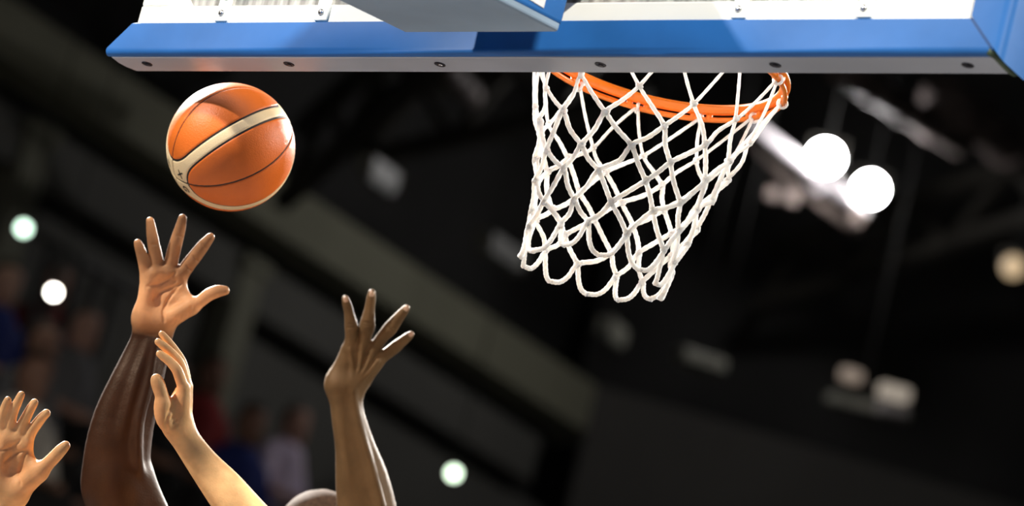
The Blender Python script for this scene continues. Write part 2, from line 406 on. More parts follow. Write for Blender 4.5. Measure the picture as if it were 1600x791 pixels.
sh = [(Z(-.12, 0, .52), Z(-.10, 0, .95), .15, .168, .05), (Z(-.09, .18, .95), Z(-.03, .25, .72), .07, .06, .04), (Z(-.09, -.18, .95), Z(-.03, -.25, .72), .07, .06, .04)]
V, F = sdf_mesh(sh, 0.016); SPEC_SHIRT = link('shirt', fast_mesh('shirt', V, F))
tr = []
for s in (-1, 1): tr += [(Z(-.12, .10 * s, .50), Z(.30, .13 * s, .50), .105, .083, .05), (Z(.30, .13 * s, .50), Z(.28, .13 * s, .14), .08, .06, .03)]
V, F = sdf_mesh(tr, 0.016); SPEC_TROUS = link('trousers', fast_mesh('trousers', V, F))
V, F = sdf_mesh([(Z(-.085, 0, 1.24), Z(-.06, 0, 1.30), .095, .09, .03)], 0.014); SPEC_HAIR = link('hair', fast_mesh('hair', V, F))
def cloth(n, c): return mat(n, c, 0.85, var=0.12, scale=9)
S_red, S_blue, S_grey, S_white, S_mauve, S_black = cloth('red_cotton', (.34, .03, .03)), cloth('blue_cotton', (.03, .05, .26)), cloth('grey_cotton', (.20, .20, .21)), cloth('pale_cotton', (.75, .70, .62)), cloth('mauve_cotton', (.85, .72, .95)), cloth('black_cotton', (.015, .014, .014))
K1, K2 = mat('pale_skin', (.62, .36, .27), .55, var=.08, scale=12), mat('tan_skin', (.34, .18, .12), .55, var=.08, scale=12)
H1, H2 = cloth('dark_hair', (.045, .030, .022)), cloth('grey_hair', (.18, .16, .14))
PEOPLE = [(95, 3, S_red, S_black, K1, H2, 'blurred spectator in red right below the warm white lamp'),
          (340, 3, S_red, S_black, K2, H1, 'blurred spectator in dark red just right of the fair hand'),
          (470, 3, S_mauve, S_black, K1, H2, 'blurred spectator in a mauve top between the fair forearm and the centre arm'),
          (15, 2, S_blue, S_black, K1, H1, 'blurred spectator in blue at the left edge, above the leftmost hand'),
          (140, 2, S_grey, S_black, K1, H2, 'blurred spectator in grey close left of the tall dark forearm'),
          (275, 2, S_black, S_black, K2, H1, 'blurred spectator in black behind the fair hand'),
          (400, 2, S_blue, S_black, K2, H1, 'blurred spectator in navy just above the fair forearm'),
          (75, 1, S_grey, S_black, K2, H1, 'blurred spectator in grey behind the thumb of the leftmost hand'),
          (60, 0, S_white, S_black, K2, H1, 'blurred spectator in a pale top under the leftmost hand')]
for a in PEOPLE: spectator(*a)
for o in (SPEC_BODY, SPEC_SHIRT, SPEC_TROUS, SPEC_HAIR): bpy.data.objects.remove(o)
# railing posts of the gangway in the stand
r = empty('stand_railing', (-12.9, 13.0, 5.0)); tag(r, 'grey railing with upright bars in the stand above the leftmost hand', 'railing')
ry = [y_on(-13.22, px, 560)[1] for px in (30, 55, 85, 118, 150)]
for y in ry: tube('rail_post', [(-13.22, y, 5.3), (-13.22, y, 7.25)], 0.03, M_rail, r, 8)
tube('hand_rail', [(-13.22, ry[0] - 0.3, 7.25), (-13.22, ry[-1] + 0.2, 7.25)], 0.03, M_rail, r, 8)
adopt(r)

# ------------------------------------------------------------------ backboard
M_blue = mat('blue_vinyl_pad', (0.020, 0.130, 0.40), 0.52, var=0.16, scale=4.0, spec=0.28, bump=0.15, bscale=25)
M_under = mat('grey_pad_underside', (0.40, 0.43, 0.49), 0.36, 0.15, var=0.14, scale=2.5, bump=0.1, bscale=15)
M_white = mat('white_frame_paint', (0.88, 0.89, 0.82), 0.5, var=0.03, scale=6)
M_bolt = mat('dark_bolt_steel', (0.03, 0.03, 0.04), 0.35, 0.8)
M_chrome = mat('zinc_bolt', (0.6, 0.6, 0.62), 0.25, 1.0)
M_strap = mat('pale_clamp_steel', (0.80, 0.84, 0.78), 0.45, 0.0, var=0.05, scale=20)
M_tape = mat('green_black_tape', (0.04, 0.07, 0.03), 0.6, var=0.5, scale=40)
def glass():
    m = bpy.data.materials.new('board_glass_painted_reflections'); m.use_nodes = True; nt = m.node_tree; b = nt.nodes['Principled BSDF']
    b.inputs['Roughness'].default_value = 0.12; b.inputs['Transmission Weight'].default_value = 0.35; b.inputs['IOR'].default_value = 1.1
    tc = nt.nodes.new('ShaderNodeTexCoord'); mp = nt.nodes.new('ShaderNodeMapping'); mp.inputs['Scale'].default_value = (40, 1, 6)
    n = nt.nodes.new('ShaderNodeTexNoise'); n.inputs['Scale'].default_value = 1.5; n.inputs['Detail'].default_value = 5
    r = nt.nodes.new('ShaderNodeValToRGB'); r.color_ramp.elements[0].position = 0.35; r.color_ramp.elements[1].position = 0.65
    r.color_ramp.elements[0].color = (0.30, 0.29, 0.27, 1); r.color_ramp.elements[1].color = (0.75, 0.75, 0.72, 1)  # pale grey streaks in the base colour imitate reflections on the pane
    nt.links.new(tc.outputs['Object'], mp.inputs[0]); nt.links.new(mp.outputs[0], n.inputs['Vector']); nt.links.new(n.outputs['Fac'], r.inputs['Fac']); nt.links.new(r.outputs['Color'], b.inputs['Base Color'])
    return m
BB = empty('backboard', (0, 0, 2.873)); tag(BB, 'glass backboard with white frame and blue padded lower edge, seen from behind', 'backboard')
YB, YF = -0.036, 0.043
ZT, ZR, ZB = 2.943, 2.886, 2.873
XT, XR = 0.889, 0.941
box('glass_pane', (-0.83, -0.006, 2.965), (0.83, 0.012, 3.94), glass(), BB)
def frame_bar(lo, hi): return box('frame_bar', lo, hi, M_white, BB, 0.004)
frame_bar((-XT, -0.03, 2.925), (XT, 0.02, 2.976)); frame_bar((-XT, -0.03, 3.93), (XT, 0.02, 3.98))
frame_bar((-XT, -0.03, 2.976), (-0.825, 0.02, 3.93)); frame_bar((0.825, -0.03, 2.976), (XT, 0.02, 3.93))
def tri(name, a, b, c, y0, y1):
    v = [(a[0], y0, a[1]), (b[0], y0, b[1]), (c[0], y0, c[1]), (a[0], y1, a[1]), (b[0], y1, b[1]), (c[0], y1, c[1])]
    bm = bmesh.new(); vv = [bm.verts.new(q) for q in v]
    for f in ((0, 1, 2), (5, 4, 3), (0, 3, 4, 1), (1, 4, 5, 2), (2, 5, 3, 0)): bm.faces.new([vv[i] for i in f])
    return bm_obj(name, bm, M_white, BB)
tri('frame_gusset', (-0.825, 2.976), (-0.775, 2.976), (-0.825, 3.03), -0.028, 0.018)
tri('frame_gusset', (0.825, 2.976), (0.775, 2.976), (0.825, 3.03), -0.028, 0.018)
for x in (-0.685, -0.452, 0.440, 0.684):
    s = box('glass_clamp', (x - 0.015, -0.034, 2.942), (x + 0.015, -0.0295, 3.08), M_strap, BB, 0.002)
    lathe('bolt', [(0.006, 0.0), (0.006, 0.003), (0.003, 0.0045)], (x - 0.002, -0.0335, 2.958), (0, -1, 0), M_chrome, s, 12)
    lathe('bolt', [(0.006, 0.0), (0.006, 0.003), (0.003, 0.005)], (x + 0.001, -0.0335, 2.990), (0, -1, 0), M_chrome, s, 12)
# padded lower edge: blue back face turning over a rounded ridge into the grey underside
def loft(name, prof, xs_of, material, parent, inner=None, nx=2):
    """profile points (y, z) swept between x ends that depend on the point; wavy fabric is added along the length"""
    V = []; F = []; n = len(prof)
    us = np.linspace(0, 1, nx)
    for iu, u in enumerate(us):
        for k, (y, z) in enumerate(prof):
            x0, x1 = xs_of(k); x = x0 + (x1 - x0) * u
            wv = 0.0012 * math.sin(9 * x + 1.3 * k) * math.sin(math.pi * u)
            V.append((x, y + (wv if material is M_blue else 0), z + (wv * 0.6 if k == 0 else 0)))
    for i in range(nx - 1):
        for k in range(n): F.append((i * n + k, i * n + (k + 1) % n, (i + 1) * n + (k + 1) % n, (i + 1) * n + k))
    F.append(tuple(range(n))[::-1]); F.append(tuple(range((nx - 1) * n, nx * n)))
    me = mesh_from(name, V, F); o = link(name, me, material, parent, True)
    bm = bmesh.new(); bm.from_mesh(me); bmesh.ops.recalc_face_normals(bm, faces=bm.faces); bm.to_mesh(me); bm.free()
    md = o.modifiers.new('edge', 'EDGE_SPLIT'); md.split_angle = math.radians(40)
    return o
pb = [(YB + 0.010, ZT), (YB, ZT - 0.006)]
for a in np.linspace(0, 80, 6): pb.append((YB + 0.009 - 0.009 * math.cos(math.radians(a)), ZR + 0.002 - 0.0135 * math.sin(math.radians(a))))
pb += [(YB + 0.012, ZB + 0.0015), (YB + 0.018, ZB + 0.004), (YB + 0.018, ZT)]
def ends(k):
    z = pb[k][1]; f = min(1.0, max(0.0, (ZT - z) / (ZT - ZR))); e = XT + (XR - XT) * f; return (-e, e - 0.0005)
loft('blue_pad', pb, ends, M_blue, BB, nx=60)
bm = bmesh.new()                                             # grey underside tray with a clipped left corner
pts = [(-XR + 0.006, YB + 0.012), (XR - 0.004, YB + 0.012), (XR - 0.002, YF), (-XR + 0.018, YF), (-XR + 0.006, YF - 0.022), (-XR + 0.003, YF - 0.040)]
lo_ = [bm.verts.new((x, y, ZB)) for x, y in pts]; hi_ = [bm.verts.new((x, y, ZB + 0.018)) for x, y in pts]
bm.faces.new(lo_[::-1]); bm.faces.new(hi_)
for i in range(len(pts)): bm.faces.new((lo_[i], lo_[(i + 1) % len(pts)], hi_[(i + 1) % len(pts)], hi_[i]))
under = bm_obj('pad_underside', bm, M_under, BB, False, 0.0025, 2)
for i, x in enumerate((-0.869, -0.531, -0.189, 0.155, 0.509, 0.876)):
    h = lathe('bolt_socket', [(0.0105, -0.0005), (0.0105, 0.0008), (0.0085, 0.0012), (0.0080, 0.0002)], (x, 0.006, ZB - 0.0004), (0, 0, -1), M_bolt, BB, 20)
    lathe('bolt_head', [(0.0045, 0.0), (0.0045, 0.0016), (0.002, 0.0022)], (x + 0.0015, 0.006, ZB - 0.0006), (0, 0, -1), M_chrome if i == 2 else M_bolt, h, 6)
# blue side pad climbing the right edge
V = []; F = []
prof = []
def arc(cx, cy, rr, a0, a1, n=6): return [(cx + rr * math.cos(math.radians(a)), cy + rr * math.sin(math.radians(a))) for a in np.linspace(a0, a1, n)]
prof = [(XT + 0.002, YB - 0.004)] + arc(0.962 - 0.018, YB - 0.004 + 0.018, 0.018, -90, 0) + arc(0.962 - 0.012, YF + 0.012 - 0.012, 0.012, 0, 90) + [(XT + 0.002, YF + 0.012)]
zl = [2.945, 3.0, 3.1, 3.2, 3.3]
n = len(prof)
for iz, z in enumerate(zl):
    for (x, y) in prof:
        zz = z
        if iz == 0: zz = ZT - max(0.0, (x - XT)) / (XR - XT) * (ZT - ZR) * (1.0 if x < XR else 1.0) - 0.0
        V.append((x + (0.003 if iz == 1 and x > 0.95 else 0), y, zz))
for i in range(len(zl) - 1):
    for k in range(n): F.append((i * n + k, i * n + (k + 1) % n, (i + 1) * n + (k + 1) % n, (i + 1) * n + k))
F.append(tuple(range(n))[::-1]); F.append(tuple(range((len(zl) - 1) * n, len(zl) * n)))
sp = link('side_pad', mesh_from('side_pad', V, F), M_blue, BB); sp.modifiers.new('edge', 'EDGE_SPLIT').split_angle = math.radians(50)
lathe('bolt_socket', [(0.012, -0.001), (0.012, 0.002), (0.009, 0.003), (0.008, 0.0)], (0.9625, 0.016, 2.972), (1, 0, 0), M_bolt, sp, 16)
tp = [(XR - 0.010, YB + 0.004, ZR - 0.004), (XR + 0.002, YB + 0.012, ZB + 0.004), (XR + 0.004, 0.0, ZB + 0.001), (XR + 0.003, 0.03, ZB + 0.001), (XR + 0.001, YF + 0.002, ZB + 0.004), (XR - 0.002, YF + 0.004, ZB + 0.012)]
tube('corner_tape', tp, 0.0075, M_tape, BB, 8)
adopt(BB)

# ------------------------------------------------------------------ padded support arm and its stand
ARM = empty('support_arm', (0, -2.9, 0)); tag(ARM, 'blue padded support arm with grey underside holding up the backboard', 'support arm')
HW = 0.165; SL = 0.135
def az(y): return 2.868 + SL * (y + 0.14)
bm = bmesh.new()
sec = []
for y, top in ((-0.14, 0.34), (-0.6, 0.36), (-1.4, 0.38), (-2.8, 0.40)):
    z0 = az(y); sec.append([bm.verts.new(p) for p in ((-HW, y, z0 + 0.012), (HW, y, z0 + 0.012), (HW, y, z0 + top), (-HW, y, z0 + top))])
for a, b in zip(sec, sec[1:]):
    for i in range(4): bm.faces.new((a[i], a[(i + 1) % 4], b[(i + 1) % 4], b[i]))
bm.faces.new(sec[0]); bm.faces.new(sec[-1][::-1])
bm_obj('arm_pad', bm, M_blue, ARM, False, 0.008, 3)
bm = bmesh.new(); sec = []
for y in (-0.143, -2.8):
    z0 = az(y); e = 0.002; sec.append([bm.verts.new(p) for p in ((-HW + e, y, z0), (HW - e, y, z0), (HW - e, y, z0 + 0.02), (-HW + e, y, z0 + 0.02))])
for i in range(4): bm.faces.new((sec[0][i], sec[0][(i + 1) % 4], sec[1][(i + 1) % 4], sec[1][i]))
bm.faces.new(sec[0]); bm.faces.new(sec[1][::-1])
M_armunder = mat('slate_arm_underside', (0.27, 0.37, 0.48), 0.6, var=0.15, scale=3, bump=0.1, bscale=20)
bm_obj('arm_underside', bm, M_armunder, ARM, False, 0.006, 3)
box('mount_plate', (-0.12, -0.15, 2.99), (0.12, -0.03, 3.20), M_under, ARM, 0.004)
# white paper notice stuck on the arm's right flank
bm = bmesh.new(); q = [(-0.290, 0.030), (-0.205, 0.026), (-0.205, 0.105), (-0.290, 0.11)]
vv = [bm.verts.new((HW + 0.0015, y, az(y) + z)) for y, z in q] + [bm.verts.new((HW - 0.001, y, az(y) + z)) for y, z in q]
bm.faces.new(vv[:4]); bm.faces.new(vv[7:3:-1])
for i in range(4): bm.faces.new((vv[i], vv[4 + i], vv[4 + (i + 1) % 4], vv[(i + 1) % 4]))
notice = bm_obj('paper_notice', bm, mat('crumpled_white_paper', (0.8, 0.82, 0.84), 0.6, var=0.15, scale=60, bump=0.6, bscale=90), ARM)
M_ink = mat('blue_ink', (0.02, 0.08, 0.35), 0.6)
for pts in ([(-0.228, 0.040), (-0.235, 0.048), (-0.242, 0.060), (-0.238, 0.068)], [(-0.226, 0.058), (-0.236, 0.056), (-0.244, 0.05)], [(-0.215, 0.045), (-0.222, 0.062), (-0.216, 0.075)]):
    tube('ink_stroke', [(HW + 0.0018, y, az(y) + z) for y, z in pts], 0.0012, M_ink, notice, 5)
box('mast', (-0.11, -2.75, 0.55), (0.11, -2.5, 2.70), M_blue, ARM, 0.01)
box('base_cabinet', (-0.55, -3.6, 0.0), (0.55, -2.3, 0.62), M_blue, ARM, 0.03)
adopt(ARM)

# ------------------------------------------------------------------ rim
M_orange = mat('orange_rim_enamel', (0.86, 0.20, 0.012), 0.32, var=0.06, scale=14, spec=0.5)
RC = np.array([0, 0.395, 3.05])
RIM = empty('basketball_hoop', (0, 0.02, 3.0)); tag(RIM, 'orange steel basket rim beyond the backboard, holding the white net', 'basket rim')
TH = np.linspace(0, 2 * math.pi, 97)[:-1]
tube('ring', [RC + (0.235 * math.cos(t), 0.235 * math.sin(t), 0) for t in TH], 0.0100, M_orange, RIM, 14, True)
tube('net_rod', [RC + (0.238 * math.cos(t), 0.238 * math.sin(t), -0.0190) for t in TH], 0.0050, M_orange, RIM, 10, True)
HOOK = [2 * math.pi * (k + 0.35) / 12 for k in range(12)]
for t in HOOK:
    for s in (-0.07, 0.07):
        c = RC + np.array([0.238 * math.cos(t + s), 0.238 * math.sin(t + s), 0])
        tube('weld_lug', [c + (0, 0, -0.006), c + (0, 0, -0.022)], 0.0062, M_orange, RIM, 8)
bm = bmesh.new(); bmesh.ops.create_cube(bm, size=1)
for v in bm.verts: v.co = Vector((v.co.x * (0.24 if v.co.y < 0 else 0.20), 0.10 + v.co.y * 0.13, 3.046 + v.co.z * 0.012))
bm_obj('bracket_plate', bm, M_orange, RIM, False, 0.003)
box('wall_plate', (-0.10, 0.013, 2.985), (0.10, 0.045, 3.10), M_orange, RIM, 0.004)
for x in (-0.06, 0.06):
    beam('gusset', (x, 0.045, 3.0), (x, 0.155, 3.04), 0.008, 0.03, M_orange, RIM)
adopt(RIM)

# ------------------------------------------------------------------ net
M_cord = mat('white_cotton_cord', (0.95, 0.91, 0.86), 0.85, var=0.06, scale=70, bump=0.9, bscale=420, spec=0.2)
cb = M_cord.node_tree.nodes['Principled BSDF']; cb.inputs['Subsurface Weight'].default_value = 0.8; cb.inputs['Subsurface Radius'].default_value = (0.012, 0.011, 0.010); cb.inputs['Subsurface Scale'].default_value = 1.0
M_knot = mat('white_cotton_knot', (0.95, 0.91, 0.86), 0.85, var=0.06, scale=1.5, bump=0.3, bscale=4, spec=0.2); kb = M_knot.node_tree.nodes['Principled BSDF']; kb.inputs['Subsurface Weight'].default_value = 0.8; kb.inputs['Subsurface Radius'].default_value = (0.012, 0.011, 0.010); kb.inputs['Subsurface Scale'].default_value = 1.0
NET = empty('basket_net', RC + (0, 0, -0.44)); tag(NET, 'white knotted cord net hanging from the orange rim', 'net')
T = [0.0, 0.25, 0.39, 0.52, 0.64, 0.755, 0.865, 0.985]
LEN = 0.414
def net_radius(t): return float(np.interp(t, [0, .15, .35, .6, .8, 1.0], [.238, .214, .186, .158, .138, .132]))
def net_center(t): return RC + np.array([-0.030 * t + 0.018 * t * (1 - t), -0.008 * t, -0.019 - LEN * t])
knots = {}
for i, t in enumerate(T):
    for k in range(12):
        a = HOOK[k] + (i % 2) * math.pi / 12 + 0.25 * t
        rr = net_radius(t); j = np.array([rng.normal(0, .004), rng.normal(0, .004), rng.normal(0, .005)]) if i else 0
        aa = a + (rng.normal(0, .03) if i else 0)
        knots[i, k] = net_center(t) + np.array([rr * math.cos(aa), rr * math.sin(aa), 0]) + j
def catmull(pts, n=7):
    pts = [np.array(p) for p in pts]; pts = [2 * pts[0] - pts[1]] + pts + [2 * pts[-1] - pts[-2]]; out = []
    for i in range(1, len(pts) - 2):
        for u in np.linspace(0, 1, n, endpoint=False):
            p0, p1, p2, p3 = pts[i - 1:i + 3]
            out.append(0.5 * ((2 * p1) + (-p0 + p2) * u + (2 * p0 - 5 * p1 + 4 * p2 - p3) * u ** 2 + (-p0 + 3 * p1 - 3 * p2 + p3) * u ** 3))
    out.append(pts[-2]); return out
for s in (0, 1):
    for k in range(12):
        seq = [k]
        for i in range(1, len(T)):
            # odd rows sit half a step on: going right keeps k on odd rows, going left takes k-1
            c = seq[-1]
            seq.append(c if ((i % 2 == 1) == (s == 0)) else (c - 1 if s else c + 1))
        p = []
        for i, c in enumerate(seq):
            q = knots[i, c % 12]; out = q - net_center(T[i]); out[2] = 0; out /= np.linalg.norm(out)
            p.append(q + out * (0.0022 if s else -0.0022))
            if i + 1 < len(seq):
                q2 = knots[i + 1, seq[i + 1] % 12]; m = (q + q2) / 2; m = m + np.array([rng.normal(0, .003), rng.normal(0, .003), -0.002]); p.append(m)
        q6, q7 = knots[len(T) - 2, seq[-2] % 12], knots[len(T) - 1, seq[-1] % 12]      # the lowest loops hang as round bights
        p[-2] = q7 + (q6 - q7) * np.array([0.72, 0.72, 0.42]); p.insert(-1, q7 + (q6 - q7) * np.array([0.42, 0.42, 0.10]))
        p[0] = knots[0, k] + np.array([0, 0, 0.004])
        cur = catmull(p); n = len(cur)
        rad = np.interp(np.arange(n) / n, [0, .12, .2, .3, 1], [.0030, .0032, .0040, .0046, .0046]) * (1 + 0.10 * np.sin(np.arange(n) * 2.3 + k))
        tube('cord', cur, rad, M_cord, NET, 8)
bm = bmesh.new(); bmesh.ops.create_icosphere(bm, subdivisions=2, radius=1)
for v in bm.verts:
    v.co *= 1 + 0.16 * math.sin(5 * v.co.x + 3 * v.co.z) * math.cos(4 * v.co.y)
me_k = bpy.data.meshes.new('knot'); bm.to_mesh(me_k); bm.free()
for (i, k), q in knots.items():
    if i == 0 or i == len(T) - 1: continue
    o = link('knot', me_k, M_knot if len(me_k.materials) == 0 else None, NET); o.location = q
    sc = 0.0068 if i > 1 else 0.0060
    o.scale = (sc, sc, sc * 1.35); o.rotation_euler = (random.uniform(0, 3), random.uniform(0, .5), random.uniform(0, 6))
# loops of cord over the net rod at each hook
for k in range(12):
    c = RC + np.array([0.238 * math.cos(HOOK[k]), 0.238 * math.sin(HOOK[k]), -0.019]); rd = np.array([math.cos(HOOK[k]), math.sin(HOOK[k]), 0])
    tube('hook_loop', [c + rd * 0.0085 * math.cos(a) + np.array([0, 0, 0.0085 * math.sin(a)]) for a in np.linspace(0, 2 * math.pi, 13)[:-1]], 0.0030, M_cord, NET, 7, True)
adopt(NET)

# ------------------------------------------------------------------ ball
M_leather = mat('orange_ball_leather', (0.70, 0.150, 0.018), 0.44, var=0.10, scale=9, bump=0.35, bscale=380, spec=0.35)
M_cream = mat('cream_ball_leather', (0.80, 0.62, 0.36), 0.42, var=0.04, scale=9, bump=0.35, bscale=380, spec=0.5)
M_seam = mat('black_rubber_seam', (0.012, 0.010, 0.009), 0.6)
BC = P(360.5, 230, 7.68); BR = 0.1212
def camdir(x, y):
    z = math.sqrt(max(0.0, 1 - x * x - y * y)); v = RT * x + UP * y - FW * z; return v / np.linalg.norm(v)
ua = camdir(-.832, -.479); qa = camdir(.015, -.585)
a_ = qa - ua * (qa @ ua); a_ /= np.linalg.norm(a_); b_ = np.cross(ua, a_)
BALL = empty('basketball', BC); tag(BALL, 'orange and cream basketball in the air left of the hoop', 'ball')
bm = bmesh.new(); bmesh.ops.create_icosphere(bm, subdivisions=7, radius=1.0)
bm.verts.ensure_lookup_table(); BV = np.array([v.co for v in bm.verts]); BF = np.array([[v.index for v in f.verts] for f in bm.faces]); bm.free()
bm = bmesh.new(); bmesh.ops.create_icosphere(bm, subdivisions=5, radius=BR - 0.0016)
for v in bm.verts: v.co = v.co + Vector(BC)
bm_obj('seam_core', bm, M_seam, BALL, True)
BV = BV / np.linalg.norm(BV, axis=1)[:, None]
pu, pa, pbb = BV @ ua, BV @ a_, BV @ b_
def leaf(m, o):
    """m the coordinate along the leaf's middle, o across it"""
    w_ = 0.098; d1 = (m - o) / math.sqrt(2) - w_; d2 = (m + o) / math.sqrt(2) - w_; d3 = m - 0.325
    return smin(smin(d1, d2, 0.05), d3, 0.16)
LF = {('a', 1): leaf(pa, pbb), ('a', -1): leaf(-pa, pbb), ('b', 1): leaf(pbb, pa), ('b', -1): leaf(-pbb, pa)}
SEAM = 0.016
panels = []
for (c, s), g in LF.items():
    o = pbb if c == 'a' else pa
    for t in (1, -1): panels.append((np.minimum(g - SEAM, t * o - SEAM * 0.8), M_leather))
for sa in (1, -1):
    for sb_ in (1, -1):
        panels.append((np.minimum(np.minimum(sa * pa, sb_ * pbb) - SEAM * 0.8, np.minimum(-LF['a', sa], -LF['b', sb_]) - SEAM), M_cream))
def clip_panel(g, material):
    G = g[BF]; keep = (G > 0).sum(1)
    tris = list(map(tuple, BF[keep == 3])); verts = {}; newv = []; newg = []
    def cut(i, j):
        key = (min(i, j), max(i, j))
        if key not in verts:
            t = g[i] / (g[i] - g[j]); p = BV[i] + t * (BV[j] - BV[i]); verts[key] = len(BV) + len(newv); newv.append(p / np.linalg.norm(p)); newg.append(0.0)
        return verts[key]
    for f in BF[(keep == 1) | (keep == 2)]:
        poly = []
        for q in range(3):
            i, j = f[q], f[(q + 1) % 3]
            if g[i] > 0: poly.append(i)
            if (g[i] > 0) != (g[j] > 0): poly.append(cut(i, j))
        tris.append(tuple(poly))
    allv = np.vstack([BV, np.array(newv)]) if newv else BV; allg = np.concatenate([g, np.array(newg)])
    used = sorted({i for f in tris for i in f}); mp = {v: n for n, v in enumerate(used)}
    uv = allv[used]; ug = allg[used]
    e = np.clip(ug / 0.016, 0, 1); h = BR - 0.0015 * (1 - np.sqrt(np.clip(1 - (1 - e) ** 2, 0, 1)))
    me = mesh_from('panel', BC + uv * h[:, None], [tuple(mp[i] for i in f) for f in tris])
    link('panel', me, material, BALL)
for g, m in panels: clip_panel(g, m)
def letter(ch, cx, cy, size, rot):
    cu = bpy.data.curves.new('print', 'FONT'); cu.body = ch; cu.size = size; cu.align_x = 'CENTER'; cu.align_y = 'CENTER'; cu.offset = 0.0006
    ob = bpy.data.objects.new('print', cu); COL.objects.link(ob); bpy.context.view_layer.update()
    me = bpy.data.meshes.new_from_object(ob.evaluated_get(bpy.context.evaluated_depsgraph_get())); bpy.data.objects.remove(ob)
    c = camdir(cx, cy); t1 = RT - c * (RT @ c); t1 /= np.linalg.norm(t1); t2 = np.cross(c, t1); ca, sa = math.cos(rot), math.sin(rot)
    for v in me.vertices:
        x, y = v.co.x * ca - v.co.y * sa, v.co.x * sa + v.co.y * ca
        p = c + (t1 * x + t2 * y) / BR; v.co = Vector(BC + p / np.linalg.norm(p) * (BR + 0.0005))
    link('printed_letter', me, M_seam, BALL, False)
letter('X', -.745, -.435, 0.020, math.radians(-8))
letter('G', -.672, -.655, 0.022, math.radians(-60))
letter('F', -.93, -.26, 0.020, math.radians(75))
adopt(BALL)

# ------------------------------------------------------------------ players
def skin(name, back, palm, rough, sss=0.0, spec=0.22):
    m = bpy.data.materials.new(name); m.use_nodes = True; nt = m.node_tree; b = nt.nodes['Principled BSDF']
    at = nt.nodes.new('ShaderNodeAttribute'); at.attribute_name = 'palm'
    tc = nt.nodes.new('ShaderNodeTexCoord'); n = nt.nodes.new('ShaderNodeTexNoise'); n.inputs['Scale'].default_value = 22; n.inputs['Detail'].default_value = 5
    nt.links.new(tc.outputs['Object'], n.inputs['Vector'])
    mx = nt.nodes.new('ShaderNodeMix'); mx.data_type = 'RGBA'; mx.inputs[6].default_value = (*back, 1); mx.inputs[7].default_value = (*palm, 1)
    nt.links.new(at.outputs['Fac'], mx.inputs[0])
    mr = nt.nodes.new('ShaderNodeMapRange'); mr.inputs['From Min'].default_value = 0.3; mr.inputs['From Max'].default_value = 0.7; mr.inputs['To Min'].default_value = 0.78; mr.inputs['To Max'].default_value = 1.18
    nt.links.new(n.outputs['Fac'], mr.inputs['Value'])
    mu = nt.nodes.new('ShaderNodeMix'); mu.data_type = 'RGBA'; mu.blend_type = 'MULTIPLY'; mu.inputs[0].default_value = 1
    nt.links.new(mx.outputs[2], mu.inputs[6]); nt.links.new(mr.outputs[0], mu.inputs[7]); nt.links.new(mu.outputs[2], b.inputs['Base Color'])
    b.inputs['Roughness'].default_value = rough; b.inputs['Specular IOR Level'].default_value = spec
    b.inputs['Specular Tint'].default_value = (1.0, 0.72, 0.50, 1)
    b.inputs['Subsurface Weight'].default_value = sss; b.inputs['Subsurface Radius'].default_value = (0.012, 0.005, 0.003); b.inputs['Subsurface Scale'].default_value = 0.6
    v = nt.nodes.new('ShaderNodeTexVoronoi'); v.inputs['Scale'].default_value = 260; nt.links.new(tc.outputs['Object'], v.inputs['Vector'])
    n3 = nt.nodes.new('ShaderNodeTexNoise'); n3.inputs['Scale'].default_value = 90; n3.inputs['Detail'].default_value = 4; nt.links.new(tc.outputs['Object'], n3.inputs['Vector'])
    ad = nt.nodes.new('ShaderNodeMath'); ad.operation = 'ADD'; nt.links.new(v.outputs['Distance'], ad.inputs[0]); nt.links.new(n3.outputs['Fac'], ad.inputs[1])
    bp = nt.nodes.new('ShaderNodeBump'); bp.inputs['Strength'].default_value = 0.25; bp.inputs['Distance'].default_value = 0.0008
    nt.links.new(ad.outputs[0], bp.inputs['Height']); nt.links.new(bp.outputs['Normal'], b.inputs['Normal'])
    return m
K_dark = skin('dark_brown_skin', (0.036, 0.0150, 0.0080), (0.82, 0.40, 0.18), 0.48)  # dark skin, deepened further so the colour carries the forearm's shade
K_brown = skin('brown_skin', (0.125, 0.073, 0.033), (0.36, 0.19, 0.09), 0.54)
K_fair = skin('fair_skin', (0.80, 0.465, 0.21), (0.82, 0.40, 0.17), 0.50, 0.10)

def crop(ox, oy, s, d):
    """reads places off an enlarged view of the photograph with origin ox, oy and scale s, around depth d"""
    return lambda x, y, dd=0.0: P(ox + s * x, oy + s * y, d + dd)
def chain(q, pts, k=0.004):
    """pts: (x, y, depth offset, radius in mm)"""
    out = []
    p = np.array([[*q(*a[:3]), a[3] / 1000] for a in pts])
    if len(p) > 2: p = np.array(catmull(list(p), 3))          # position and radius flow smoothly along the chain
    segs = [(a[:3], b[:3], a[3], b[3]) for a, b in zip(p, p[1:])]
    return [('chain', segs, k)]
def finger(q, pts, k=0.005, w=1.22):
    """base, middle joint, end joint, tip with swellings at the joints"""
    return chain(q, [(*p[:3], p[3] * (1 + (w - 1) * (0.6 if i in (0, len(pts) - 1) else 1.0))) for i, p in enumerate(pts)], k)

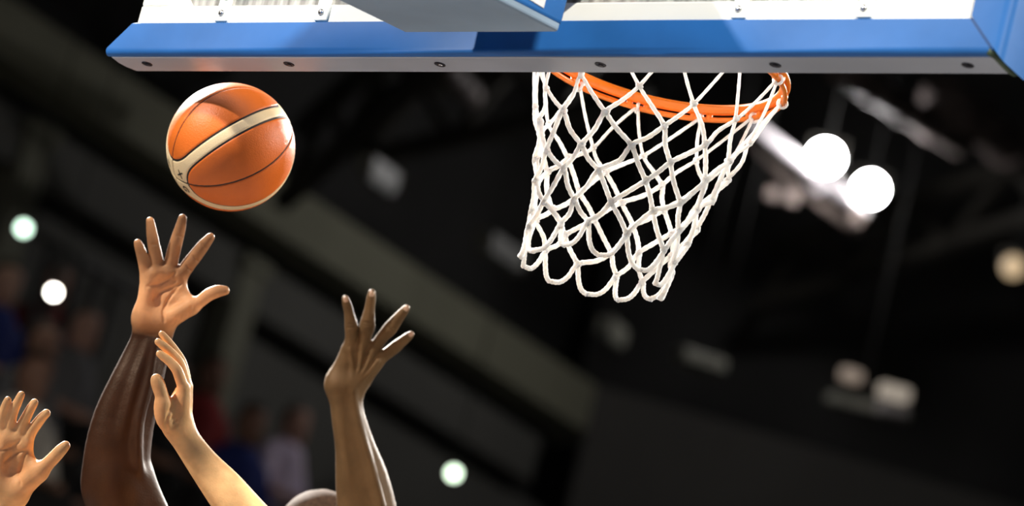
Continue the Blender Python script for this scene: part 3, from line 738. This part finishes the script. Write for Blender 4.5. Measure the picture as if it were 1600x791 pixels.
# hand with open palm, dark skinned player (photograph 190..380, 320..530)
qa_ = crop(190, 320, 0.2654, 7.70)
A = []
for p0, p1 in (((128, 690), (146, 425)), ((165, 700), (208, 390)), ((205, 705), (285, 378)), ((240, 700), (358, 405))):
    A += chain(qa_, [(*p0, 0.004, 12.5), ((p0[0] + p1[0]) / 2, (p0[1] + p1[1]) / 2, 0.004, 12), (*p1, 0.0, 11.2)], 0.012)
A += finger(qa_, [(146, 425, 0, 9.6), (133, 350, -.002, 8.3), (117, 290, -.006, 7.6), (105, 250, -.010, 6.9), (95, 225, -.013, 6.2)], w=1.38)
A += finger(qa_, [(208, 390, 0, 10.4), (203, 310, -.003, 9.2), (190, 240, -.008, 8.6), (178, 165, -.014, 7.6), (168, 95, -.020, 6.4)], w=1.38)
A += finger(qa_, [(285, 378, 0, 10.8), (303, 290, -.003, 9.6), (318, 232, -.008, 9.2), (342, 150, -.015, 8.0), (359, 80, -.022, 6.8)], w=1.38)
A += finger(qa_, [(358, 405, 0, 11.0), (400, 345, -.004, 9.8), (432, 305, -.008, 9.6), (482, 240, -.014, 8.6), (523, 192, -.020, 7.0)], w=1.38)
A += chain(qa_, [(262, 690, -.006, 15), (340, 640, -.014, 17.5), (410, 600, -.018, 15)], 0.014)                 # thenar
A += chain(qa_, [(410, 602, -.018, 14.0), (465, 568, -.022, 11.8), (512, 532, -.026, 12.4), (565, 510, -.028, 12.0), (608, 506, -.030, 9.2)], 0.010)
A += chain(qa_, [(350, 480, -.002, 9), (400, 570, -.010, 8)], 0.016)                                             # web of the thumb
A += chain(qa_, [(128, 680, -.006, 15), (140, 560, -.009, 14), (160, 460, -.005, 11)], 0.012)                    # heel of the palm
A += chain(qa_, [(180, 410, -.006, 9), (250, 392, -.006, 9), (330, 410, -.006, 9)], 0.010)                       # pads below the fingers
A += chain(qa_, [(265, 560, .002, 12), (335, 560, .0, 11.5), (385, 585, -.004, 10)], 0.012)
Acut = []
for line in ([(352, 455), (315, 505), (272, 560), (245, 625), (250, 690)], [(150, 480), (215, 470), (275, 440), (318, 400)], [(350, 470), (290, 490), (220, 520), (190, 560)],
             [(360, 640), (335, 690)], [(385, 625), (365, 680)], [(410, 600), (400, 650)], [(330, 660), (305, 705)]):
    for a, b in zip(line, line[1:]): Acut.append((qa_(*a), qa_(*b), .0018, .003))
for c in ((303, 300, 322, 300), (330, 180, 358, 188), (415, 300, 455, 340), (465, 225, 500, 262), (182, 235, 205, 235), (110, 290, 128, 288), (380, 355, 410, 392)):
    Acut.append((qa_(c[0], c[1]), qa_(c[2], c[3]), .0015, .002))
fa = lambda x, y, dd=0.0: P(x, y, 7.70 + dd)
def two(q, rows, k=0.025):
    """forearm as two muscle columns: rows of (centre x, centre y, half offset px, depth, radius mm)"""
    out = []
    for s in (-1, 1): out += chain(q, [(r[0] + s * r[2], r[1] + s * r[2] * r[5], r[3], r[4]) for r in rows], k)
    return out
A += two(fa, [(239, 500, 12, .002, 22, .2), (239, 522, 13, .004, 21, .2), (226, 562, 14, .0, 26, .25), (211, 605, 15, -.01, 32, .3), (194, 655, 16, -.015, 38, .3), (184, 705, 14, -.02, 45, .3), (181, 750, 12, -.02, 49, .2), (186, 775, 8, -.01, 50, 0)])
A += chain(fa, [(181, 765, -.02, 55), (200, 830, .0, 56), (222, 900, .03, 58)], .03)
A += chain(fa, [(244, 535, -.022, 5), (232, 600, -.041, 9), (217, 660, -.057, 10), (216, 720, -.064, 9), (224, 760, -.040, 4)], .012)   # standing sinews
A += chain(fa, [(232, 535, -.020, 4), (208, 610, -.046, 8), (193, 670, -.056, 8), (188, 710, -.044, 3)], .012)
A += chain(fa, [(225, 745, -.02, 14), (247, 800, .0, 22)], .03)

# hand seen from the back, brown skinned player (photograph 480..680, 440..660)
qb = crop(480, 440, 0.278, 8.05)
B = []
for p0, p1 in (((185, 600), (238, 372)), ((215, 605), (315, 352)), ((240, 610), (372, 385)), ((262, 615), (402, 440))):
    B += chain(qb, [(*p0, .004, 13.5), ((p0[0] + p1[0]) / 2, (p0[1] + p1[1]) / 2, .004, 13.0), (*p1, .002, 11.5)], 0.012)
B += finger(qb, [(238, 372, .0, 11.6), (246, 315, -.004, 9.6), (248, 255, -.010, 11.0), (236, 180, -.016, 8.2), (224, 130, -.02, 7.6), (215, 98, -.022, 6.6)])
B += finger(qb, [(315, 352, -.002, 11.4), (330, 290, -.008, 10.8), (338, 245, -.014, 12.8), (350, 160, -.020, 8.6), (358, 105, -.024, 8.0), (363, 64, -.026, 6.8)])
B += finger(qb, [(372, 385, .0, 11.0), (425, 310, -.004, 10.0), (465, 265, -.008, 11.4), (512, 205, -.012, 9.0), (540, 172, -.014, 7.6), (558, 150, -.016, 6.4)])
B += finger(qb, [(402, 440, .006, 10.2), (450, 405, .006, 9.6), (492, 372, .006, 9.8), (540, 332, .006, 8.0), (565, 312, .006, 7.0), (583, 297, .006, 6.0)])
B += chain(qb, [(175, 590, .004, 17), (160, 545, .010, 18), (195, 470, .010, 15), (225, 400, .008, 12)], 0.016)  # thumb side bulge
B += chain(qb, [(215, 500, .030, 14), (240, 450, .045, 11.5), (262, 420, .056, 10.5), (280, 400, .060, 8.5)], 0.008)   # thumb hidden in front of the palm
B += chain(qb, [(282, 600, .012, 13), (318, 565, .020, 14), (345, 520, .016, 12), (385, 470, .010, 10)], 0.014)  # heel of the hand
for kx, ky in ((238, 385), (312, 365), (368, 398), (398, 448)):
    B += chain(qb, [(262, 600, -.010, 3.0), ((262 + kx) / 2 + 8, (600 + ky) / 2, -.0125, 3.2), (kx, ky, -.0105, 3.4)], 0.006)           # tendons
Bcut = []
for x, y, dx, dy in ((248, 258, 22, -2), (248, 240, 20, 0), (340, 250, 26, 4), (340, 232, 24, 3), (462, 262, 16, 20), (476, 248, 15, 18), (488, 372, 14, 18), (500, 362, 14, 17)):
    Bcut.append((qb(x - dx, y - dy), qb(x + dx, y + dy), .0014, .002))
fb = lambda x, y, dd=0.0: P(x, y, 8.05 + dd)
B += two(fb, [(536, 606, 9, .004, 21, 0), (539, 624, 9, .004, 19.5, 0), (546, 660, 10, .0, 22, 0), (555, 698, 11, .0, 26, 0), (565, 745, 14, .0, 34, 0), (573, 795, 15, .0, 40, 0), (580, 845, 12, .0, 45, 0)])
B += chain(fb, [(580, 850, .0, 48), (592, 930, .04, 55)], .03)
B += chain(fb, [(552, 612, -.016, 4), (560, 660, -.022, 6), (580, 730, -.034, 8), (598, 800, -.042, 9), (604, 850, -.03, 6)], .010)
B += chain(fb, [(530, 625, -.014, 4), (534, 680, -.02, 6), (543, 735, -.028, 7), (552, 790, -.026, 4)], .012)

# fair hands: one upright in profile, one open at the left edge
qc = crop(200, 500, 0.2657, 7.42)
C_ = []
for (p0, p1, dd) in (((300, 650), (330, 405), -.022), ((310, 650), (342, 390), -.002), ((315, 650), (346, 395), .016), ((315, 650), (340, 420), .032)):
    C_ += chain(qc, [(*p0, dd * .6, 12.5), ((p0[0] + p1[0]) / 2 + 8, (p0[1] + p1[1]) / 2, dd, 12.5), (*p1, dd, 11)], 0.012)
C_ += finger(qc, [(325, 400, -.022, 9.8), (302, 330, -.026, 9.2), (283, 288, -.028, 8.8), (243, 243, -.028, 7.8), (210, 218, -.028, 7.2), (187, 200, -.028, 6.6)], w=1.1)
C_ += finger(qc, [(340, 388, -.002, 9.8), (322, 310, -.004, 9.0), (300, 250, -.006, 8.6), (250, 190, -.008, 7.8), (210, 155, -.010, 7.2), (178, 130, -.010, 6.6)], w=1.1)
C_ += finger(qc, [(346, 392, .016, 9.4), (334, 310, .014, 8.4), (312, 238, .012, 8.0), (265, 165, .010, 7.2), (228, 118, .008, 6.6), (199, 84, .008, 6.0)], w=1.1)
C_ += finger(qc, [(340, 420, .032, 8.0), (338, 345, .032, 7.2), (322, 280, .030, 6.8), (290, 222, .028, 6.2), (268, 190, .027, 5.6)], w=1.0)
C_ += chain(qc, [(310, 430, .010, 12), (285, 480, .006, 13), (275, 560, .004, 13)], 0.012)
C_ += chain(qc, [(275, 620, -.016, 15), (230, 600, -.026, 17), (208, 545, -.032, 17), (205, 500, -.034, 14.5)], 0.014)
C_ += chain(qc, [(207, 500, -.034, 14), (200, 450, -.036, 12.6), (184, 400, -.037, 12.8), (172, 365, -.037, 12.2), (166, 347, -.037, 9.6)], 0.008)
C_ += chain(qc, [(300, 470, -.018, 13), (275, 540, -.016, 14), (270, 610, -.012, 14)], 0.014)
Ccut = []
for line in ([(262, 500), (236, 560), (222, 620), (232, 665)], [(275, 560), (250, 590)], [(285, 585), (258, 612)], [(290, 610), (262, 640)]):
    for a, b in zip(line, line[1:]): Ccut.append((qc(*a), qc(*b), .0018, .003))
fc = lambda x, y, dd=0.0: P(x, y, 7.42 + dd)
C_ += two(fc, [(279, 668, 5, -.004, 19, -.8), (292, 690, 5, -.002, 18.5, -.8), (318, 726, 6, .0, 21, -.8), (348, 762, 8, .0, 25, -.8), (378, 800, 9, .0, 28, -.8), (418, 850, 9, .0, 34, -.8)], .02)
C_ += chain(fc, [(420, 855, .0, 42), (395, 950, .04, 46)], .03)
qd = crop(0, 590, 0.254, 7.38)
D_ = []
for p0, p1 in (((-25, 640), (5, 350)), ((10, 690), (55, 345)), ((45, 700), (115, 365)), ((75, 705), (165, 405))):
    D_ += chain(qd, [(*p0, .004, 12.5), ((p0[0] + p1[0]) / 2, (p0[1] + p1[1]) / 2, .004, 12), (*p1, 0, 10.8)], 0.012)
D_ += finger(qd, [(5, 350, 0, 9.2), (8, 285, -.004, 8.2), (18, 225, -.008, 7.6), (35, 170, -.014, 7.0), (48, 138, -.018, 6.2)], w=1.1)
D_ += finger(qd, [(55, 345, 0, 9.8), (66, 270, -.005, 8.8), (82, 215, -.010, 8.2), (110, 150, -.018, 7.4), (131, 107, -.022, 6.6)], w=1.1)
D_ += finger(qd, [(115, 365, 0, 10.2), (136, 295, -.005, 9.0), (158, 250, -.010, 8.6), (190, 190, -.018, 7.8), (212, 155, -.022, 7.0)], w=1.1)
D_ += finger(qd, [(165, 405, 0, 10.4), (190, 340, -.005, 9.4), (217, 300, -.010, 9.0), (255, 250, -.018, 8.2), (285, 220, -.022, 7.4)], w=1.1)
D_ += chain(qd, [(105, 700, -.004, 16), (175, 640, -.012, 19), (240, 585, -.018, 16)], 0.014)
D_ += chain(qd, [(240, 585, -.018, 15), (295, 530, -.022, 12.5), (335, 490, -.024, 11.8), (372, 450, -.026, 11.2), (402, 420, -.026, 9.0)], 0.010)
D_ += chain(qd, [(160, 470, -.002, 10), (215, 560, -.010, 9)], 0.018)
D_ += chain(qd, [(-20, 650, -.006, 14), (-10, 540, -.008, 13), (20, 420, -.005, 11)], 0.012)
D_ += chain(qd, [(35, 375, -.006, 9), (95, 385, -.006, 9), (150, 420, -.006, 9)], 0.010)
Dcut = []
for line in ([(165, 450), (140, 510), (120, 580), (125, 660)], [(10, 450), (70, 430), (120, 390)], [(150, 450), (90, 470), (30, 520)]):
    for a, b in zip(line, line[1:]): Dcut.append((qd(*a), qd(*b), .0018, .003))
fd = lambda x, y, dd=0.0: P(x, y, 7.38 + dd)
D_ += two(fd, [(14, 770, 11, .002, 21, .6), (2, 792, 10, .004, 20, .6), (-25, 840, 11, .0, 25, .6), (-55, 900, 12, .0, 30, .6), (-75, 950, 10, .0, 34, .6)], .025)
D_ += chain(fd, [(-76, 955, .0, 42), (-40, 1040, .05, 48)], .03)

H_crop = mat('cropped_dark_hair', (.085, .052, .034), .8, var=.3, scale=120, spec=.15); M_eye = mat('eye_white', (.7, .66, .6), .3)
NAV = {'navy': cloth('navy_jersey_mesh', (.02, .03, .10)), 'white': cloth('white_jersey_mesh', (.75, .74, .72)), 'shoe': cloth('black_shoe', (.03, .03, .03))}
def player(label, head, facing, arms, mat_, jersey, free=None, tips=()):
    """arms: list of (prims, cuts, shoulder side, palm normal, wrist point, elbow point)"""
    head = np.array(head, float); f = np.array([facing[0], facing[1], 0.0]); f /= np.linalg.norm(f); rd = np.cross(f, [0, 0, 1.0]); up = np.array([0, 0, 1.0])
    g = np.array([head[0], head[1], 0.0])
    def L(r_, f_, z): return g + rd * r_ + f * f_ + up * z
    hz = head[2]; sz = hz - 0.27; hipz = hz - 0.86; kz = hipz * 0.54
    bp = [(L(0, -.01, hz + .02), L(0, -.03, hz + .035), .080, .085, .04), (L(0, .03, hz - .02), L(0, .05, hz - .075), .066, .040, .03), (L(0, .092, hz - .01), L(0, .102, hz - .035), .010, .015, .012),
          (L(-.03, .078, hz + .022), L(.03, .078, hz + .022), .014, .014, .012), (L(-.025, .084, hz - .066), L(.025, .084, hz - .066), .010, .010, .010),
          (L(0, -.02, hz - .06), L(0, -.03, hz - .20), .060, .066, .03),
          (L(-.15, -.02, sz), L(.15, -.02, sz), .075, .075, .05), (L(-.10, 0, sz - .06), L(-.07, .0, hipz + .18), .11, .10, .06), (L(.10, 0, sz - .06), L(.07, .0, hipz + .18), .11, .10, .06),
          (L(-.08, 0, hipz + .08), L(.08, 0, hipz + .08), .115, .115, .06)]
    for s in (-1, 1):
        bp += [(L(s * .084, .0, hz - .03), L(s * .086, -.005, hz + .02), .014, .017, .012), (L(s * .10, 0, hipz), L(s * .12, .03, kz), .095, .065, .05), (L(s * .12, .03, kz), L(s * .12, -.03, kz * .6), .06, .062, .03),
               (L(s * .12, -.03, kz * .6), L(s * .12, -.01, .12), .06, .04, .03), (L(s * .12, -.03, .08), L(s * .13, .16, .045), .045, .04, .03)]
    for (pr, cu, side, pn, wrist, elbow) in arms:
        sh = L(side * .19, -.01, sz + .03); bp.append((sh, np.array(elbow) * .8 + sh * .2, .062, .048, .04))
    if free is not None:
        sh = L(free * .19, -.01, sz); el = L(free * .30, .05, sz - .28); wr = L(free * .26, .25, sz - .38)
        bp += [(sh, el, .058, .046, .04), (el, wr, .045, .03, .03), (wr, L(free * .25, .33, sz - .40), .034, .024, .02)]
        for q in range(4): bp.append((L(free * (.25 + .012 * (q - 1.5)), .33, sz - .40), L(free * (.25 + .016 * (q - 1.5)), .42 - .012 * abs(q - 1.4), sz - .41), .011, .009, .006))
        bp.append((L(free * .24, .28, sz - .39), L(free * .20, .34, sz - .38), .013, .010, .008))
    V, F = sdf_mesh(bp, 0.011); Vs, Fs, Pw = [V], [F], [np.zeros(len(V))]; off = len(V)
    for (pr, cu, side, pn, wrist, elbow) in arms:
        v, ff = sdf_mesh(pr, 0.0017, cu, relax=3)
        wr_, el_ = np.array(wrist), np.array(elbow); hd = (wr_ - el_) / np.linalg.norm(wr_ - el_)
        wgt = np.clip(-((v - wr_) @ hd) / 0.03, 0, 1)[:, None] * 0.5; ed = np.concatenate([ff[:, [0, 1]], ff[:, [1, 2]], ff[:, [2, 3]], ff[:, [3, 0]]]); dg = (np.bincount(ed[:, 0], minlength=len(v)) + np.bincount(ed[:, 1], minlength=len(v)))[:, None]
        for _ in range(30):                                    # forearms are smoother than hands
            S = np.stack([np.bincount(ed[:, 0], v[ed[:, 1], q], len(v)) + np.bincount(ed[:, 1], v[ed[:, 0], q], len(v)) for q in range(3)], -1)
            v = v + wgt * (S / dg - v)
        me = fast_mesh('tmp', v, ff); nr = np.empty(len(v) * 3, np.float32); me.vertices.foreach_get('normal', nr); nr = nr.reshape(-1, 3); bpy.data.meshes.remove(me)
        wrist = np.array(wrist); ax = wrist - np.array(elbow); ax /= np.linalg.norm(ax)
        along = np.clip(((v - wrist) @ ax) / 0.045 + 0.45, 0, 1); face = np.clip((nr @ (np.array(pn) / np.linalg.norm(pn)) + 0.05) / 0.5, 0, 1)
        reach = (v - wrist) @ ax; tipw = 1 - 0.55 * np.clip((reach - 0.085) / 0.03, 0, 1)     # finger shafts are darker than palm and pads
        for tp_ in tips: tipw = np.maximum(tipw, np.clip(1.35 - np.linalg.norm(v - tp_, axis=1) / 0.022, 0, 1))
        Vs.append(v); Fs.append(ff + off); off += len(v); Pw.append(along * face * tipw)
    me = fast_mesh('person', np.vstack(Vs) - g, np.vstack(Fs)); at = me.attributes.new('palm', 'FLOAT', 'POINT'); at.data.foreach_set('value', np.concatenate(Pw).astype(np.float32))
    o = link('person', me, mat_); o.location = g; tag(o, label, 'person', 'players reaching for the ball')
    def child(nm, prims, clipz, m):
        V, F = sdf_mesh(prims, 0.014, clip=clipz); c = link(nm, fast_mesh(nm, V - g, F), m, o)
    child('jersey', [(L(-.13, -.02, sz), L(.13, -.02, sz), .088, .088, .05), (L(-.10, 0, sz - .06), L(-.08, 0, hipz + .1), .128, .125, .06), (L(.10, 0, sz - .06), L(.08, 0, hipz + .1), .128, .125, .06)], (hipz - .02, sz + .07), jersey)
    child('shorts', sum([[(L(s * .08, 0, hipz + .08), L(s * .11, 0, hipz), .13, .125, .05), (L(s * .11, 0, hipz), L(s * .13, .03, kz + .03), .125, .115, .03)] for s in (-1, 1)], []), (kz + .02, hipz + .16), jersey)
    child('hair', [(L(0, -.015, hz + .025), L(0, -.035, hz + .04), .082, .088, .04)], (hz + .03, hz + .2), H_crop)
    for sd in (-1, 1):
        for nm, rr, fo, mm in (('eye', .0125, .0, M_eye), ('iris', .0062, .0085, M_seam)):
            lathe(nm, [(rr * .3, -rr * .95), (rr * .8, -rr * .6), (rr, 0), (rr * .8, rr * .6), (rr * .3, rr * .95)], Vector(L(sd * .032, .074 + fo, hz + .004) - g), f, mm, o, 12)
    for s in (-1, 1): child('shoe', [(L(s * .12, -.04, .06), L(s * .13, .17, .05), .058, .052, .02), (L(s * .12, -.03, .10), L(s * .12, -.02, .16), .052, .05, .02)], (0.0, .2), NAV['shoe'])
    return o
TC = -FW
FCAM = (CAM - P(200, 700, 7.7))[:2]; FCAM = FCAM / np.linalg.norm(FCAM)
player('dark-skinned player stretching one open palm up right under the ball', P(318, 985, 7.76), FCAM, [(A, Acut, 1, TC, P(239, 512, 7.7), P(182, 765, 7.68))], K_dark, NAV['white'], -1, [qa_(*t) for t in ((97, 230), (169, 105), (358, 92), (518, 198), (600, 508))])
player('brown-skinned player seen from behind, cropped hair and right arm raised at centre', P(490, 866, 8.30), -FCAM, [(B, Bcut, 1, -TC, P(538, 612, 8.05), P(580, 850, 8.05))], K_brown, NAV['navy'], -1)
player('fair-skinned player holding both bare hands up at the left', P(170, 985, 7.22), FCAM, [(C_, Ccut, -1, TC * .5 - RT, P(282, 672, 7.42), P(420, 855, 7.42)), (D_, Dcut, 1, TC, P(10, 772, 7.38), P(-76, 955, 7.38))], K_fair, NAV['white'], None)

# fingernails of the hand seen from the back
owner = [o for o in bpy.data.objects if o.name.startswith('person') and 'behind' in o.get('label', '')][0]
M_nail = mat('pale_fingernail', (0.50, 0.33, 0.22), 0.35, var=0.05, scale=50)
bm = bmesh.new(); bmesh.ops.create_icosphere(bm, subdivisions=3, radius=1); nail_me = bpy.data.meshes.new('fingernail'); bm.to_mesh(nail_me); bm.free(); nail_me.materials.append(M_nail)
for (bx_, by_, bd, tx, ty, td, rr) in ((224, 130, -.02, 213, 88, -.022, 8.2), (358, 105, -.024, 364, 54, -.026, 8.6), (540, 172, -.014, 566, 141, -.016, 8.0), (565, 312, .006, 591, 290, .006, 7.6)):
    a = qb(bx_, by_, bd); b = qb(tx, ty, td); y = (b - a) / np.linalg.norm(b - a); z = TC - y * (TC @ y); z /= np.linalg.norm(z); x = np.cross(y, z)
    c = a * .30 + b * .70 + z * (rr / 1000 - 0.0012)
    o = link('fingernail', nail_me, None, owner); M = Matrix.Identity(4)
    for i in range(3): M[i][0], M[i][1], M[i][2], M[i][3] = x[i] * .0052, y[i] * .0066, z[i] * .0022, c[i] - owner.location[i]
    o.matrix_local = M
